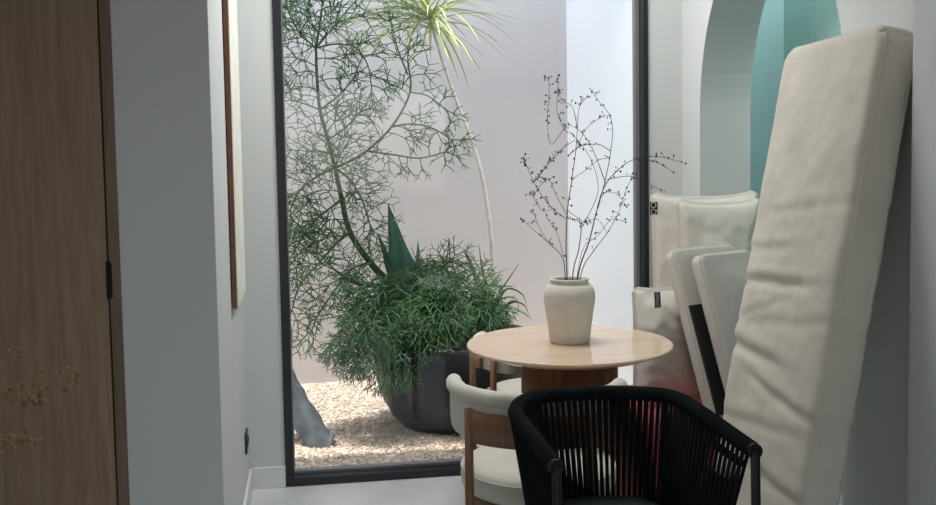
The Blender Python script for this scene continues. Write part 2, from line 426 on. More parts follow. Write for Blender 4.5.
# ------------------------------------------------------------------ branches in the vase (traced, then given real depth)
def zz(pts): return [(500+x/2.195, 60+y/2.195) for x, y in pts]
yv = vc.y
def branch(label, lines, seed, dy0, dy1, r0_=.0026, buds=14):
    rr = random.Random(seed)
    t = thing('dried_branch', label, 'branch', (vc.x, vc.y, vc.z+hh*.1), 'bare branches in the cream vase')
    st = MB(); bd = MB()
    for li, ln in enumerate(lines):
        q = zz(ln); n = len(q)
        d0 = dy0*.3 if li == 0 else dy0+(dy1-dy0)*rr.uniform(.2, .8)
        P = []
        for i, (x, y) in enumerate(q):
            f = i/(n-1)
            hgt = max(0, min(1, (277-y)/180))
            dd = dy0*.15 + (dy1-dy0*.15)*hgt + (rr.uniform(-.012, .012) if i else 0)
            P.append(aY(x, y, yv+dd))
        if ln[0][1] > 460:
            P.insert(0, Vector((vc.x+(P[0].x-vc.x)*.35, vc.y, vc.z+hh*.12)))
        cv = catmull(P, 7); N = len(cv)
        ra = r0_ if li == 0 else r0_*.55
        st.tube(cv, [max(.0008, ra*(1-.72*i/(N-1))) for i in range(N)], 6)
        for b in range(int(buds*(N/40))):
            i = rr.randrange(N//3, N); p = cv[i]
            dv = Vector((rr.uniform(-1, 1), rr.uniform(-1, 1), rr.uniform(-.2, 1))).normalized()
            L = rr.uniform(.004, .022); e = p+dv*L
            st.tube([p, p+dv*L*.6+Vector((0, 0, .002)), e], [.0008, .0007, .0006], 4)
            bd.ball(e, rr.uniform(.0016, .0034), 6, 4, 1.4)
        bd.ball(cv[-1], .003, 6, 4, 1.5)
    st.build('stem', 'twig', t); bd.build('bud', 'bud', t)['kind'] = 'stuff'
branch('thickest bare branch in the cream vase, sweeping far right past the window frame',
       [[(172, 470), (195, 400), (210, 340), (226, 285), (250, 250), (290, 220), (345, 212), (408, 227)],
        [(226, 285), (240, 220), (247, 160), (240, 120), (215, 88), (202, 68)],
        [(236, 262), (280, 255), (315, 265), (354, 286)],
        [(305, 218), (345, 225), (381, 247)],
        [(215, 325), (225, 295), (245, 290), (262, 300), (278, 322)],
        [(243, 200), (215, 185), (175, 190), (150, 210)],
        [(232, 270), (205, 200), (180, 160), (150, 140)]], 3, .02, .05)
branch('straight bare branch rising from vase middle to a forked tip',
       [[(147, 470), (145, 400), (148, 330), (158, 260), (166, 200), (170, 150), (174, 105), (192, 80)],
        [(166, 200), (190, 150), (225, 125), (242, 122)],
        [(158, 262), (190, 240), (215, 220), (240, 215)],
        [(170, 150), (160, 105), (140, 90), (122, 70)],
        [(148, 330), (175, 350), (192, 360)]], 7, -.02, .04, .0021)
branch('bare branch reaching highest on the left, tip near grey wall',
       [[(160, 470), (172, 420), (178, 370), (170, 352), (140, 345), (108, 318), (80, 280), (62, 240), (52, 215)],
        [(150, 346), (125, 300), (105, 262), (76, 292)],
        [(120, 325), (92, 330), (68, 290)],
        [(178, 370), (215, 290), (200, 220), (165, 170), (140, 150), (125, 110), (128, 65), (126, 42)],
        [(140, 152), (112, 185), (104, 130), (108, 80), (107, 40)],
        [(165, 175), (130, 200), (95, 240), (82, 262)],
        [(150, 180), (120, 215), (78, 262)]], 11, .01, -.03, .002, 24)
branch('short low bare branch curving left from the vase mouth',
       [[(143, 470), (135, 430), (110, 405), (88, 385), (70, 370), (52, 352)],
        [(105, 400), (85, 365), (72, 330)],
        [(140, 432), (125, 380), (105, 350), (102, 340)]], 13, -.02, -.05, .0018, 12)
branch('thin bare branch arcing right of the vase mouth',
       [[(178, 470), (205, 420), (235, 380), (262, 330), (275, 290), (288, 262)],
        [(170, 470), (185, 410), (215, 385), (245, 350), (276, 356)],
        [(235, 380), (215, 350), (190, 355)]], 17, .02, .03, .0017, 10)

# ------------------------------------------------------------------ barrel dining chairs
def dining_chair(label, center, ang, RZ=.715, Rb=.25, half=88, sz=.45, la=36, hw=36, hw2=None, Rm=0):
    """center: centre of the barrel arc; ang: facing direction (deg, math convention)"""
    t = thing('dining_chair', label, 'chair', (center[0], center[1], 0), 'barrel dining chairs around the round table')
    cx, cy = center
    def P(th, r, z):  # th measured from the back direction
        a = R(ang)+PI+R(th); return Vector((cx+r*math.cos(a), cy+r*math.sin(a), z))
    # upholstered pad, a vertical rounded band following the arc
    mb = MB(); n = 44; k = 20
    for i in range(n+1):
        th = -half+2*half*i/n; e = min(1, math.sin(PI*min(1, (i+.6)/(n+1.2)))*4.2)
        e = max(.25, min(1, math.sqrt(max(0, 1-(1-min(1, min(i, n-i)/4.))**2))))
        top = RZ; bot = .55
        for j in range(k):
            ph = 2*PI*j/k
            c, s_ = math.cos(ph), math.sin(ph)
            rr = Rb-.028 + .030*e*math.copysign(abs(c)**.6, c)
            z = (top+bot)/2 + (top-bot)/2*(.85+.15*e)*math.copysign(abs(s_)**.55, s_)
            mb.v.append(tuple(P(th, rr + .012*max(0, s_)**3, z)))
    for i in range(n):
        for j in range(k):
            mb.f.append((i*k+j, i*k+(j+1) % k, (i+1)*k+(j+1) % k, (i+1)*k+j)); mb.sm.append(True)
    mb.f.append(tuple(range(k))); mb.sm.append(True); mb.f.append(tuple(range(n*k, n*k+k))); mb.sm.append(True)
    pad = mb.build('backrest', 'cream', t)
    # piping roll on top
    mb = MB(); mb.tube([P(-half+4+(2*half-8)*i/n, Rb-.012, RZ-.012) for i in range(n+1)], .024, 12)
    mb.build('top_roll', 'cream', pad)
    # outer wood shell
    mb = MB(); n = 36; h2 = hw2 or hw
    for i in range(n+1):
        th = -hw+(hw+h2)*i/n
        for r_, z in ((Rb+.006, .56), (Rb+.020, .56), (Rb+.020, RZ-.050), (Rb+.006, RZ-.050)):
            mb.v.append(tuple(P(th, r_, z)))
    for i in range(n):
        for j in range(4):
            mb.f.append((i*4+j, i*4+(j+1) % 4, i*4+4+(j+1) % 4, i*4+4+j)); mb.sm.append(j in (1, 3))
    mb.f.append((0, 1, 2, 3)); mb.sm.append(False); mb.f.append(tuple(n*4+q for q in range(4))); mb.sm.append(False)
    mb.build('back_shell', 'chairwood', t)
    # legs
    for th, top in ((-la, RZ-.045), (la, RZ-.045), (-122, sz-.09), (122, sz-.09)):
        mb = MB(); rr = Rb+.016 if abs(th) < 90 else Rb-.03
        p0 = P(th, rr, 0.0); p1 = P(th, rr, top)
        mb.tube([p0, p0.lerp(p1, .5), p1], [.010, .0135, .012], 14); mb.build('leg', 'chairwood', t)
    # seat
    mb = MB(); rs = Rb-.03
    mb.lathe((cx+.01*math.cos(R(ang)), cy+.01*math.sin(R(ang)), 0), [(.01, sz-.085), (rs-.012, sz-.085), (rs, sz-.07), (rs+.004, sz-.045), (rs, sz-.018), (rs-.022, sz-.003), (rs-.08, sz+.003), (.01, sz+.006)], 56)
    st = mb.build('seat', 'cream', t)
    mb = MB(); mb.tube([(cx+.01*math.cos(R(ang))+(rs+.001)*math.cos(2*PI*i/56), cy+.01*math.sin(R(ang))+(rs+.001)*math.sin(2*PI*i/56), sz-.020) for i in range(57)], .003, 6, cap=False)
    mb.build('piping', 'cream', st)
    mb = MB(); mb.lathe((cx, cy, 0), [(rs-.04, sz-.15), (rs-.01, sz-.15), (rs-.01, sz-.086), (rs-.04, sz-.086)], 48); mb.build('seat_apron', 'chairwood', t)
    for th in (-la, la):
        mb = MB(); mb.tube([P(th, rs-.02, sz-.115), P(th, Rb+.016, sz-.115)], .009, 8); mb.build('bracket', 'chairwood', t)
    return t
def dw(px, depthY): return aY(px, 300, depthY).x

dining_chair('cream barrel chair with wooden back band, nearest, beside the black rope chair', (.662, 2.945), 71, RZ=.70, Rb=.265, hw2=74, la=38, hw=38)
dining_chair('cream barrel chair tucked behind the left edge of the round table', (.865, 3.82), 8, RZ=.65, half=46, la=30, hw=14)

# ------------------------------------------------------------------ black rope armchair
rc = thing('rope_armchair', 'black rope armchair with dark grey seat in the front', 'armchair', (.80, 2.40, 0))
key = [aZ(x, y, z) for x, y, z in ((555, 466, .67), (535, 440, .69), (516, 414, .712), (525, 401, .72), (546, 396, .72), (600, 392.5, .72), (650, 394, .72), (677, 399, .72), (702, 414, .712), (729, 433, .69), (753, 450, .67))]
rim = catmull(key, 14)
mb = MB(); mb.tube(rim, .0185, 14); ro = mb.build('arm_rail', 'rope', rc)
mb = MB()       # rope winding round the rail
L = [0]
for i in range(1, len(rim)): L.append(L[-1]+(rim[i]-rim[i-1]).length)
def along(path, Ls, s):
    for i in range(1, len(path)):
        if Ls[i] >= s: 
            f = (s-Ls[i-1])/max(1e-9, Ls[i]-Ls[i-1]); return path[i-1].lerp(path[i], f), (path[i]-path[i-1]).normalized()
    return path[-1], (path[-1]-path[-2]).normalized()
nw = int(L[-1]/.0068); hp = []
for i in range(nw*8):
    p, tt = along(rim, L, L[-1]*i/(nw*8)); up = Vector((0, 0, 1)); sd = tt.cross(up).normalized(); up = sd.cross(tt)
    a = 2*PI*i/8; hp.append(p+sd*.0185*math.cos(a)+up*.0185*math.sin(a))
mb.tube(hp, .0030, 5); w_ = mb.build('rope_winding', 'rope', ro)
cen = sum(rim, Vector())/len(rim); cen.z = 0
fdir = ((rim[0]+rim[-1])/2-rim[len(rim)//2]); fdir.z = 0; fdir.normalize()
def low(p, z, inset): 
    h = Vector((p.x-cen.x, p.y-cen.y, 0)); q = cen + h*(1-inset); q.z = z; return q
ZB = .34
base = [low(p, ZB, .22) for p in rim]
mb = MB(); mb.tube(base+[base[0]], .012, 10); mb.build('seat_frame', 'blackmetal', rc)
mb = MB(); n = 68; sd_off = .013
for lay, off, ph in ((0, -sd_off, 0.), (1, sd_off, .5)):
    for i in range(n):
        s_ = L[-1]*(i+.5+ph*.9)/(n+1); p, tt = along(rim, L, s_); sd = tt.cross(Vector((0, 0, 1))).normalized()
        i2 = s_ + (.010 if lay else -.004); q, _ = along(rim, L, max(0, min(L[-1], i2))); q = low(q, ZB, .22)
        a = p+sd*off; b = q+sd*off*.7
        a.z -= .004
        mid = a.lerp(b, .5) 
        mb.tube([a, mid, b], .0047, 6, flat=1.)
mb.build('rope_weave', 'rope', rc)['kind'] = 'stuff'
# flat woven bands across the arms
for f_ in (.14, .34, .54, .76):
    for rng in ((4, int(len(rim)*.22)), (int(len(rim)*.66), len(rim)-5)):
        mb = MB()
        mb.tube([rim[i].lerp(base[i], f_) for i in range(rng[0], rng[1]+1)], .0105, 8)
        mb.build('cross_rope', 'rope', rc)
# legs: the front posts run up to the ends of the arms, the rear legs start at the seat frame
for e in (0, -1):
    mb = MB(); top = rim[e]+fdir*.012; bt = Vector((top.x, top.y, 0))+fdir*.02
    mb.tube([bt, top+Vector((0, 0, .004))], [.010, .0115], 14); lg = mb.build('leg', 'blackmetal', rc)
    mb = MB(); mb.tube([rim[e], top+fdir*.002], .0188, 14); mb.build('arm_cap', 'blackmetal', lg)
    mb = MB(); mb.tube([bt.lerp(top, ZB/top.z), base[e]], .009, 10); mb.build('side_rail', 'blackmetal', lg)
for i in (int(len(rim)*.27), int(len(rim)*.66)):
    b_ = base[i]; mb = MB(); mb.tube([Vector((b_.x, b_.y, 0))+(b_-cen).normalized().xyz*0, b_], [.010, .012], 14); mb.build('leg', 'blackmetal', rc)
# seat pad
top = []; N = len(base)
mb = MB()
inner = [low(p, 0, .29) for p in rim][::4]
zp = ((.0, ZB+.005), (.0, ZB+.075), (.03, ZB+.098), (.10, ZB+.110), (.5, ZB+.118))
sc_ = sum(inner, Vector())/len(inner)
for ins, z in zp:
    for p in inner:
        q = sc_+(p-sc_)*(1-ins); mb.v.append((q.x, q.y, z))
kk = len(inner)
for i in range(len(zp)-1):
    for j in range(kk): mb.f.append((i*kk+j, i*kk+(j+1) % kk, (i+1)*kk+(j+1) % kk, (i+1)*kk+j)); mb.sm.append(True)
mb.f.append(tuple(range(kk))); mb.sm.append(False); mb.f.append(tuple((len(zp)-1)*kk+j for j in range(kk))); mb.sm.append(False)
mb.build('seat', 'seatgrey', rc)

# ------------------------------------------------------------------ cushions
def cushion(t, name, m, org, U, V, W, lu, lv, lw, rad=.02, puff=.012, crease=(), seed=0, pinch=0., nu=44, nv=60, nw=6, noise_amp=.004, round_c=.035, piping='all', pipr=.0028):
    """box cushion: org is the corner, U width, V length, W thickness (unit vectors)"""
    U, V, W = [Vector(q).normalized() for q in (U, V, W)]
    org = Vector(org); mb = MB(); idx = {}
    def f(a, b, c):    # a,b,c in 0..1
        x, y, z = a*lu, b*lv, c*lw
        A, B, Cc = 2*a-1, 2*b-1, 2*c-1
        # rounded box
        q = Vector((x, y, z)); inn = Vector((min(max(x, rad), lu-rad), min(max(y, rad), lv-rad), min(max(z, rad), lw-rad)))
        dlt = q-inn
        if dlt.length > 1e-9:
            q = inn + dlt.normalized()*min(rad, max(abs(dlt.x), abs(dlt.y), abs(dlt.z)))
        # puff of the broad faces and sides
        ed = (1-A**4)*(1-B**4)
        q.z += math.copysign(1, Cc)*abs(Cc)*puff*ed
        if pinch:
            s = pinch*(abs(A)**2.2*abs(B)**2.2) ; 
            thin = 1-.82*max(abs(A)**5, abs(B)**5) 
            q.z = lw/2+(q.z-lw/2)*thin
            q.x -= (1-abs(B)**2)*0 + math.copysign(1, A)*abs(A)*(1-B*B)*0 ; 
            q.x = lu/2+(q.x-lu/2)*(1-.07*(1-abs(B)**3)*abs(A)**2)
            q.y = lv/2+(q.y-lv/2)*(1-.07*(1-abs(A)**3)*abs(B)**2)
        if round_c:
            i2 = Vector((min(max(q.x, round_c), lu-round_c), min(max(q.y, round_c), lv-round_c))); d2 = Vector((q.x, q.y))-i2
            if abs(d2.x) > 1e-6 and abs(d2.y) > 1e-6:
                d2 = d2.normalized()*max(abs(d2.x), abs(d2.y)); q.x, q.y = i2.x+d2.x, i2.y+d2.y
        n1 = noise.noise((q.x*7+seed, q.y*7, seed*1.7+Cc))*noise_amp + noise.noise((q.x*20+seed, q.y*28, seed*2.7+Cc))*noise_amp*.35
        q.z += math.copysign(1, Cc)*abs(Cc)*n1*min(1, ed*3)
        for (cb, depth, wd, a0, a1, sl) in crease:
            fa = 1/(1+math.exp((a-a1)*18))*1/(1+math.exp(-(a-a0)*18))
            dd = (b-cb-sl*(a-.5) - .004*noise.noise((a*6, cb*20, seed)))*lv
            q.z -= math.copysign(1, Cc)*abs(Cc)*depth*fa*(math.exp(-(dd/wd)**2) - .55*math.exp(-((dd-2.2*wd)/(wd*1.6))**2))
        return org+U*q.x+V*q.y+W*q.z
    def vid(i, j, k):
        if (i, j, k) not in idx:
            idx[(i, j, k)] = len(mb.v)
            sm_ = lambda i, n, l: (lambda t: t)(i/n)
            mb.v.append(tuple(f(ease(i, nu, lu), ease(j, nv, lv), k/nw)))
        return idx[(i, j, k)]
    def ease(i, n, l):     # a few closer rows in the rounded edge
        e = rad/l; k_ = 3
        if i <= k_: return e*i/k_
        if i >= n-k_: return 1-e*(n-i)/k_
        return e+(1-2*e)*(i-k_)/(n-2*k_)
    for k in (0, nw):
        for i in range(nu):
            for j in range(nv): mb.f.append((vid(i, j, k), vid(i+1, j, k), vid(i+1, j+1, k), vid(i, j+1, k))); mb.sm.append(True)
    for k in range(nw):
        for i in range(nu):
            for j in (0, nv): mb.f.append((vid(i, j, k), vid(i+1, j, k), vid(i+1, j, k+1), vid(i, j, k+1))); mb.sm.append(True)
        for j in range(nv):
            for i in (0, nu): mb.f.append((vid(i, j, k), vid(i, j+1, k), vid(i, j+1, k+1), vid(i, j, k+1))); mb.sm.append(True)
    o = mb.build(name, m, t)
    if piping:
        for c in ((1, nw-1) if not pinch else (nw//2,)):
            pm = MB(); loop = []
            seq = [(i, 0) for i in range(nu)]+[(nu, j) for j in range(nv)]+[(i, nv) for i in range(nu, 0, -1)]+[(0, j) for j in range(nv, 0, -1)]
            for i, j in seq: loop.append(Vector(mb.v[vid(i, j, c)]))
            loop.append(loop[0]); pm.tube(loop, pipr, 6, cap=False); pm.build('piping', m, o)
    return o, f
# ottoman that carries the spare cushions
OT = .39
ot = thing('ottoman', 'salmon red upholstered ottoman glimpsed through the back of the black rope chair', 'ottoman', (1.36, 3.7, 0))
cushion(ot, 'upholstery', 'red', (1.15, 3.42, .05), (1, 0, 0), (0, 1, 0), (0, 0, 1), .42, .62, OT-.05, rad=.025, puff=.0, noise_amp=.002, nu=16, nv=16, nw=8)
for x in (1.20, 1.52):
    for y in (3.47, 3.98):
        mb = MB(); mb.lathe((x, y, 0), [(.016, 0), (.022, .055)], 16); mb.build('foot', 'blackmetal', ot)

def tilted(px0, py0, px1, py1, Y):
    """left edge of a standing cushion seen at two pixels on plane Y -> bottom corner and unit up vector"""
    a = aY(px0, py0, Y); b = aY(px1, py1, Y); return a, (a-b).normalized()
# long bench cushion standing on end against the right wall
lc = thing('bench_cushion', 'very long beige bench cushion stood on end against the right wall', 'cushion', (1.30, 2.85, 0))
upv = Vector((.194, .027, 1)).normalized(); wv = Vector((-upv.z, 0, upv.x))
a_ = Vector((1.272, 2.381, .02)) 
Lc = 1.706
def longcush():
    # V along its length, U into the room depth, W thickness towards the room centre
    cr_ = ((.575, .012, .012, .0, .78, .02), (.44, .011, .016, -.1, .62, -.02), (.505, .004, .014, .25, 1.2, .04), (.635, .006, .012, .0, .55, .03), (.395, .008, .012, .3, 1.1, -.05), (.33, .005, .014, .0, .9, .03), (.26, .007, .014, .3, 1.3, -.03), (.70, .003, .012, .2, 1.2, .03), (.54, .005, .009, .05, .5, .10))
    return cushion(lc, 'cushion_cover', 'linen', a_, (0, 1, -.027), upv, wv, .567, Lc, .115, rad=.03, puff=.016, crease=tuple((b, d, w, 1-a1, 1-a0, -s) for b, d, w, a0, a1, s in cr_), seed=3, round_c=.06, nu=50, nv=130, nw=10, noise_amp=.006, piping='all', pipr=.002)
longcush()

def label_tag(t, p, right, up, w, h, txt, size):
    right = Vector(right).normalized(); up = Vector(up).normalized(); nrm = right.cross(up)
    mb = MB(); p = Vector(p)
    for s0 in (0, 1): pass
    q = [p, p+right*w, p+right*w+up*h, p+up*h]; q2 = [x-nrm*.0012 for x in q]
    n = 0; mb.v = [tuple(x) for x in q+q2]; mb.f = [(0, 1, 2, 3), (7, 6, 5, 4), (0, 4, 5, 1), (1, 5, 6, 2), (2, 6, 7, 3), (3, 7, 4, 0)]; mb.sm = [False]*6
    tg = mb.build('fabric_tag', 'tag', t); 
    cu_ = bpy.data.curves.new('tag_print', 'FONT'); cu_.body = txt; cu_.size = size; cu_.align_x = 'CENTER'; cu_.align_y = 'CENTER'; cu_.extrude = .0002; cu_.resolution_u = 3
    tmp = bpy.data.objects.new('tag_tmp', cu_)
    C.objects.link(tmp); bpy.context.view_layer.update()
    me = bpy.data.meshes.new_from_object(tmp.evaluated_get(bpy.context.evaluated_depsgraph_get()))
    bpy.data.objects.remove(tmp)
    # print runs up the tag
    mt = Matrix((up, -right, nrm)).transposed().to_4x4(); mt.translation = p+right*w/2+up*h/2+nrm*.0006
    me.transform(mt); me.materials.clear(); me.materials.append(M['tagtext'])
    o = bpy.data.objects.new('tag_print', me); C.objects.link(o); o.parent = tg
    return tg

# stacked spare cushions
def upright(label, name, cat, px, py, px2, py2, Y, width, L, T, m, yaw, seed, **kw):
    """left front edge passes (px,py)-(px2,py2) on plane Y; faces the camera turned by yaw degrees"""
    a, up = tilted(px, py, px2, py2, Y)
    U = Vector((math.cos(R(yaw)), math.sin(R(yaw)), 0)); U = (U-up*U.dot(up)).normalized(); W = up.cross(U)*-1
    W = U.cross(up)*-1  # away from the camera
    if W.y < 0: W = -W
    org = a-up*L
    t = thing(name, label, cat, org, 'spare outdoor cushions stacked by the window')
    o, f = cushion(t, 'cushion_cover', m, org, U, up, W, width, L, T, seed=seed, **kw)
    return t, org, U, up, W
# A: plump back pillow, the highest
tA, oA, UA, VA, WA = upright('tallest pale back cushion with black tag beside window frame, behind the others', 'back_cushion', 'cushion', 651, 194, 656, 400, 3.86, .36, .0, .10, 'pillow', 0, 4) if False else (None,)*5
def free(label, name, m, org, yaw, roll, pitch, w, l, th, seed, **kw):
    Rm = Matrix.Rotation(R(yaw), 3, 'Z') @ Matrix.Rotation(R(-pitch), 3, 'X') @ Matrix.Rotation(R(roll), 3, 'Y')
    U, V, W = Rm @ Vector((1, 0, 0)), Rm @ Vector((0, 0, 1)), Rm @ Vector((0, 1, 0))
    t = thing(name, label, 'cushion', org, 'spare outdoor cushions stacked by the window')
    cushion(t, 'cushion_cover', m, org, U, V, W, w, l, th, seed=seed, **kw)
    return t, U, V, W
pA = aY(654, 385, 3.865); pA.z = OT+.004
tA, UA, VA, WA = free('tallest pale back cushion with black tag at its top corner beside window frame', 'back_cushion', 'pillow', pA, 0, 0, 0, .47, .82, .085, 4, rad=.03, puff=.03, pinch=1., noise_amp=.016, nw=8)
pA2 = aY(680, 385, 3.765); pA2.z = OT+.004
free('plump pale back cushion between the tallest cushion and the two thin boxed ones', 'back_cushion', 'pillow', pA2, 0, 0, 0, .36, .80, .09, 9, rad=.03, puff=.022, pinch=1., noise_amp=.014, nw=8)
pB = aY(635, 385, 3.645); pB.z = OT+.008
tB, UB, VB, WB = free('lowest puffy pale pillow with black tag, peeking out over the table edge', 'scatter_pillow', 'pillow', pB, 0, 0, 0, .27, .465, .08, 14, rad=.03, puff=.03, pinch=1., noise_amp=.02, nw=8)
# C and D: boxed seat cushions
def lean(px, py, Y, yaw, roll, pitch, w):
    """bottom left corner of a cushion whose top left corner is seen at a pixel on plane Y"""
    Rm = Matrix.Rotation(R(yaw), 3, 'Z') @ Matrix.Rotation(R(-pitch), 3, 'X') @ Matrix.Rotation(R(roll), 3, 'Y')
    a = aY(px, py, Y); V = Rm @ Vector((0, 0, 1)); l = (a.z-OT-.003)/V.z
    return a-V*l, l
pC, lC = lean(672, 249, 3.60, 24, 0, 20, .3)
tC, UC, VC, WC = free('boxed grey-beige seat cushion with black strap down its edge', 'seat_cushion', 'linen2', pC, 24, 0, 20, .34, lC, .052, 21, rad=.012, puff=.012, noise_amp=.004)
pD, lD = lean(699, 254, 3.47, 24, 0, 20, .3)
tD, UD, VD, WD = free('smallest boxed grey-beige seat cushion, frontmost beside the long bench cushion', 'seat_cushion', 'linen2', pD, 24, 0, 20, .28, lD, .055, 27, rad=.012, puff=.012, noise_amp=.004)
aC = pC+VC*lC; aD = pD+VD*lD
# strap on C
mb = MB(); l0 = (aC-pC).length
def oc(u, v, w): return pC+UC*u+VC*v+WC*w
s0, s1 = 0.02, l0*.66
for (u0_, u1_, w0_) in ((.004, .062, -.016),):
    ps = [oc(u0_, s0, w0_), oc(u1_, s0, w0_), oc(u1_, s1, w0_), oc(u0_, s1, w0_)]; qs = [p+WC*.012 for p in ps]
    mb.v = [tuple(p) for p in ps+qs]; mb.f = [(0, 1, 2, 3), (7, 6, 5, 4), (0, 4, 5, 1), (1, 5, 6, 2), (2, 6, 7, 3), (3, 7, 4, 0)]; mb.sm = [False]*6
mb.build('strap', 'tag', tC)
# tags
pt = aY(650, 215, 3.84); label_tag(tA, pt, (1, 0, 0), (0, 0, 1), .032, .052, 'QO', .034)
pt = aY(655, 308, 3.61); label_tag(tB, pt, (1, 0, .05), (-.05, 0, 1), .024, .060, 'OOAO', .018)

# ------------------------------------------------------------------ courtyard planting
PC = Vector((.695, 4.90, GZ))
pc_test = None
pr_ = .415
pot = thing('plant_pot', 'large round black glazed planter bowl standing on the gravel', 'planter', PC)
hp_ = .44
prof = [(.01, -.01), (.26, -.01), (.28, 0), (.33, .05), (.378, .14), (.405, .23), (pr_, .30), (.412, .36), (.394, .415), (.375, hp_), (.322, hp_), (.325, hp_-.04), (.33, hp_-.09)]
mb = MB(); mb.lathe(PC, prof+[(.01, hp_-.09)], 72); mb.build('pot_body', 'pot', pot)
mb = MB(); mb.lathe(PC, [(.01, hp_-.088), (.325, hp_-.088), (.31, hp_-.062), (.15, hp_-.05), (.01, hp_-.048)], 40); mb.build('soil', 'soil', pot)
SOIL = PC.z+hp_-.06

def bez(p, q, sag, n=5, r=None):
    out = []
    for i in range(n+1):
        f = i/n; v = p.lerp(q, f); v.z += sag*4*f*(1-f); out.append(v)
    return out
# pencil euphorbia
rr = random.Random(21)
eu = thing('pencil_cactus', 'large sprawling green pencil-twig shrub spilling out of the black planter', 'shrub', (PC.x-.05, PC.y, SOIL))
stem = MB(); fol = MB(); nseg = [0]
def whorl(p, d, L, r, lev, droop=0.):
    r = r*1.0
    """recursive pencil branching"""
    if lev == 0 or nseg[0] > 30000 : return
    n = rr.choice((2, 3, 3, 4)) if lev > 1 else rr.choice((2, 3))
    az0 = rr.uniform(0, 6.28); a = d.orthogonal().normalized(); b = d.cross(a)
    for k_ in range(n):
        az = az0+2*PI*k_/n+rr.uniform(-.3, .3); sp = R(rr.uniform(22, 55))
        nd = (d*math.cos(sp)+(a*math.cos(az)+b*math.sin(az))*math.sin(sp)); nd.z -= droop; nd.normalize()
        l = L*rr.uniform(.7, 1.25); q = p+nd*l
        if q.y < YW+.14: q.y = YW+.14+rr.random()*.02
        if q.y > CB-.03: q.y = CB-.03
        mid = p.lerp(q, .5)+Vector((rr.uniform(-1, 1), rr.uniform(-1, 1), rr.uniform(-.2, 1)))*l*.07
        fol.tube([p, mid, q], [r*1.45, r*1.35, r*1.15], 4, cap=False); nseg[0] += 1
        whorl(q, nd, L*.86, max(.0014, r*.78), lev-1, droop)
def spine(pts, Ys, r0, r1, every, L, lev, droop=0., twr=.0026, side=1.):
    P = [aY(x, y, Y) for (x, y), Y in zip(pts, Ys)]
    cv = catmull(P, 8); N = len(cv)
    stem.tube(cv, [r0+(r1-r0)*i/(N-1) for i in range(N)], 8)
    acc = 0
    for i in range(1, N):
        acc += (cv[i]-cv[i-1]).length
        while acc > every:
            acc -= every
            d = (cv[i]-cv[i-1]).normalized(); s = d.orthogonal(); s.rotate(Matrix.Rotation(rr.uniform(0, 6.28), 3, d)); 
            nd = (d*rr.uniform(.1, .7)+s*side).normalized(); nd.z += -droop*.5; nd.normalize()
            l = L*rr.uniform(.8, 1.5); q = cv[i]+nd*l
            if q.y < YW+.16: q.y = YW+.16
            fol.tube([cv[i], cv[i].lerp(q, .5)+Vector((0, 0, l*.05)), q], [twr*1.15, twr, twr*.9], 5, cap=False)
            whorl(q, nd, L*.9, twr*.85, lev, droop)
    whorl(cv[-1], (cv[-1]-cv[-2]).normalized(), L, twr, lev+1, droop)
Y0 = 4.92
root = [(420, 345), (405, 310)]
spine(root+[(395, 290), (370, 262), (350, 232), (342, 200), (335, 168)], [5.0, 4.97, 4.95, 4.9, 4.88, 4.86, 4.85], .022, .010, .045, .075, 3)
spine([(335, 168), (328, 140), (320, 110), (317, 78), (316, 48)], [4.85, 4.85, 4.85, 4.84, 4.84], .010, .006, .034, .085, 3)
spine([(316, 48), (320, 22), (324, -10), (326, -40)], [4.84, 4.84, 4.82, 4.8], .0055, .004, .042, .09, 3)
spine([(335, 168), (352, 160), (368, 150), (393, 125), (410, 92), (408, 62)], [4.85, 4.85, 4.83, 4.82, 4.82, 4.82], .007, .004, .05, .075, 2)
spine([(391, 127), (410, 124), (432, 128), (452, 140)], [4.82, 4.8, 4.78, 4.76], .0045, .0028, .05, .055, 2)
spine([(366, 151), (395, 155), (420, 158), (446, 152)], [4.83, 4.8, 4.78, 4.76], .0045, .0028, .05, .05, 2)
spine([(410, 92), (428, 96), (446, 110)], [4.82, 4.8, 4.78], .004, .0028, .05, .05, 2)
spine([(408, 75), (398, 50), (392, 28)], [4.82, 4.8, 4.78], .004, .0028, .05, .05, 2)
spine([(320, 110), (338, 96), (352, 80), (362, 58)], [4.85, 4.8, 4.78, 4.76], .004, .0028, .05, .06, 2)
spine([(320, 110), (305, 104), (292, 100)], [4.85, 4.8, 4.78], .004, .0028, .05, .05, 2)
spine([(328, 140), (345, 128), (360, 112)], [4.85, 4.8, 4.78], .004, .0028, .05, .06, 2)
spine([(316, 48), (300, 33), (288, 10), (283, -20)], [4.84, 4.82, 4.8, 4.8], .0045, .003, .045, .085, 3)
spine([(316, 48), (335, 25), (352, 5), (372, -15)], [4.84, 4.86, 4.9, 4.92], .0045, .003, .045, .08, 3)
spine([(316, 48), (336, 44), (356, 48), (368, 66), (372, 92)], [4.84, 4.86, 4.88, 4.9, 4.9], .0045, .0025, .05, .055, 2, .25)
spine([(335, 168), (318, 176), (300, 190), (290, 210)], [4.85, 4.83, 4.8, 4.8], .006, .003, .038, .06, 3)
spine([(335, 168), (350, 180), (362, 200), (370, 225)], [4.85, 4.83, 4.8, 4.8], .006, .003, .045, .06, 3)
spine([(342, 200), (325, 212), (308, 228), (295, 250)], [4.86, 4.8, 4.78, 4.78], .006, .003, .032, .065, 3, .05)
spine([(350, 232), (335, 245), (320, 262), (300, 285), (292, 310)], [4.88, 4.8, 4.75, 4.72, 4.7], .006, .003, .04, .065, 3, .08)
spine([(370, 262), (350, 270), (335, 290), (318, 315), (312, 330)], [4.9, 4.8, 4.72, 4.7, 4.7], .006, .003, .05, .06, 2, .15)
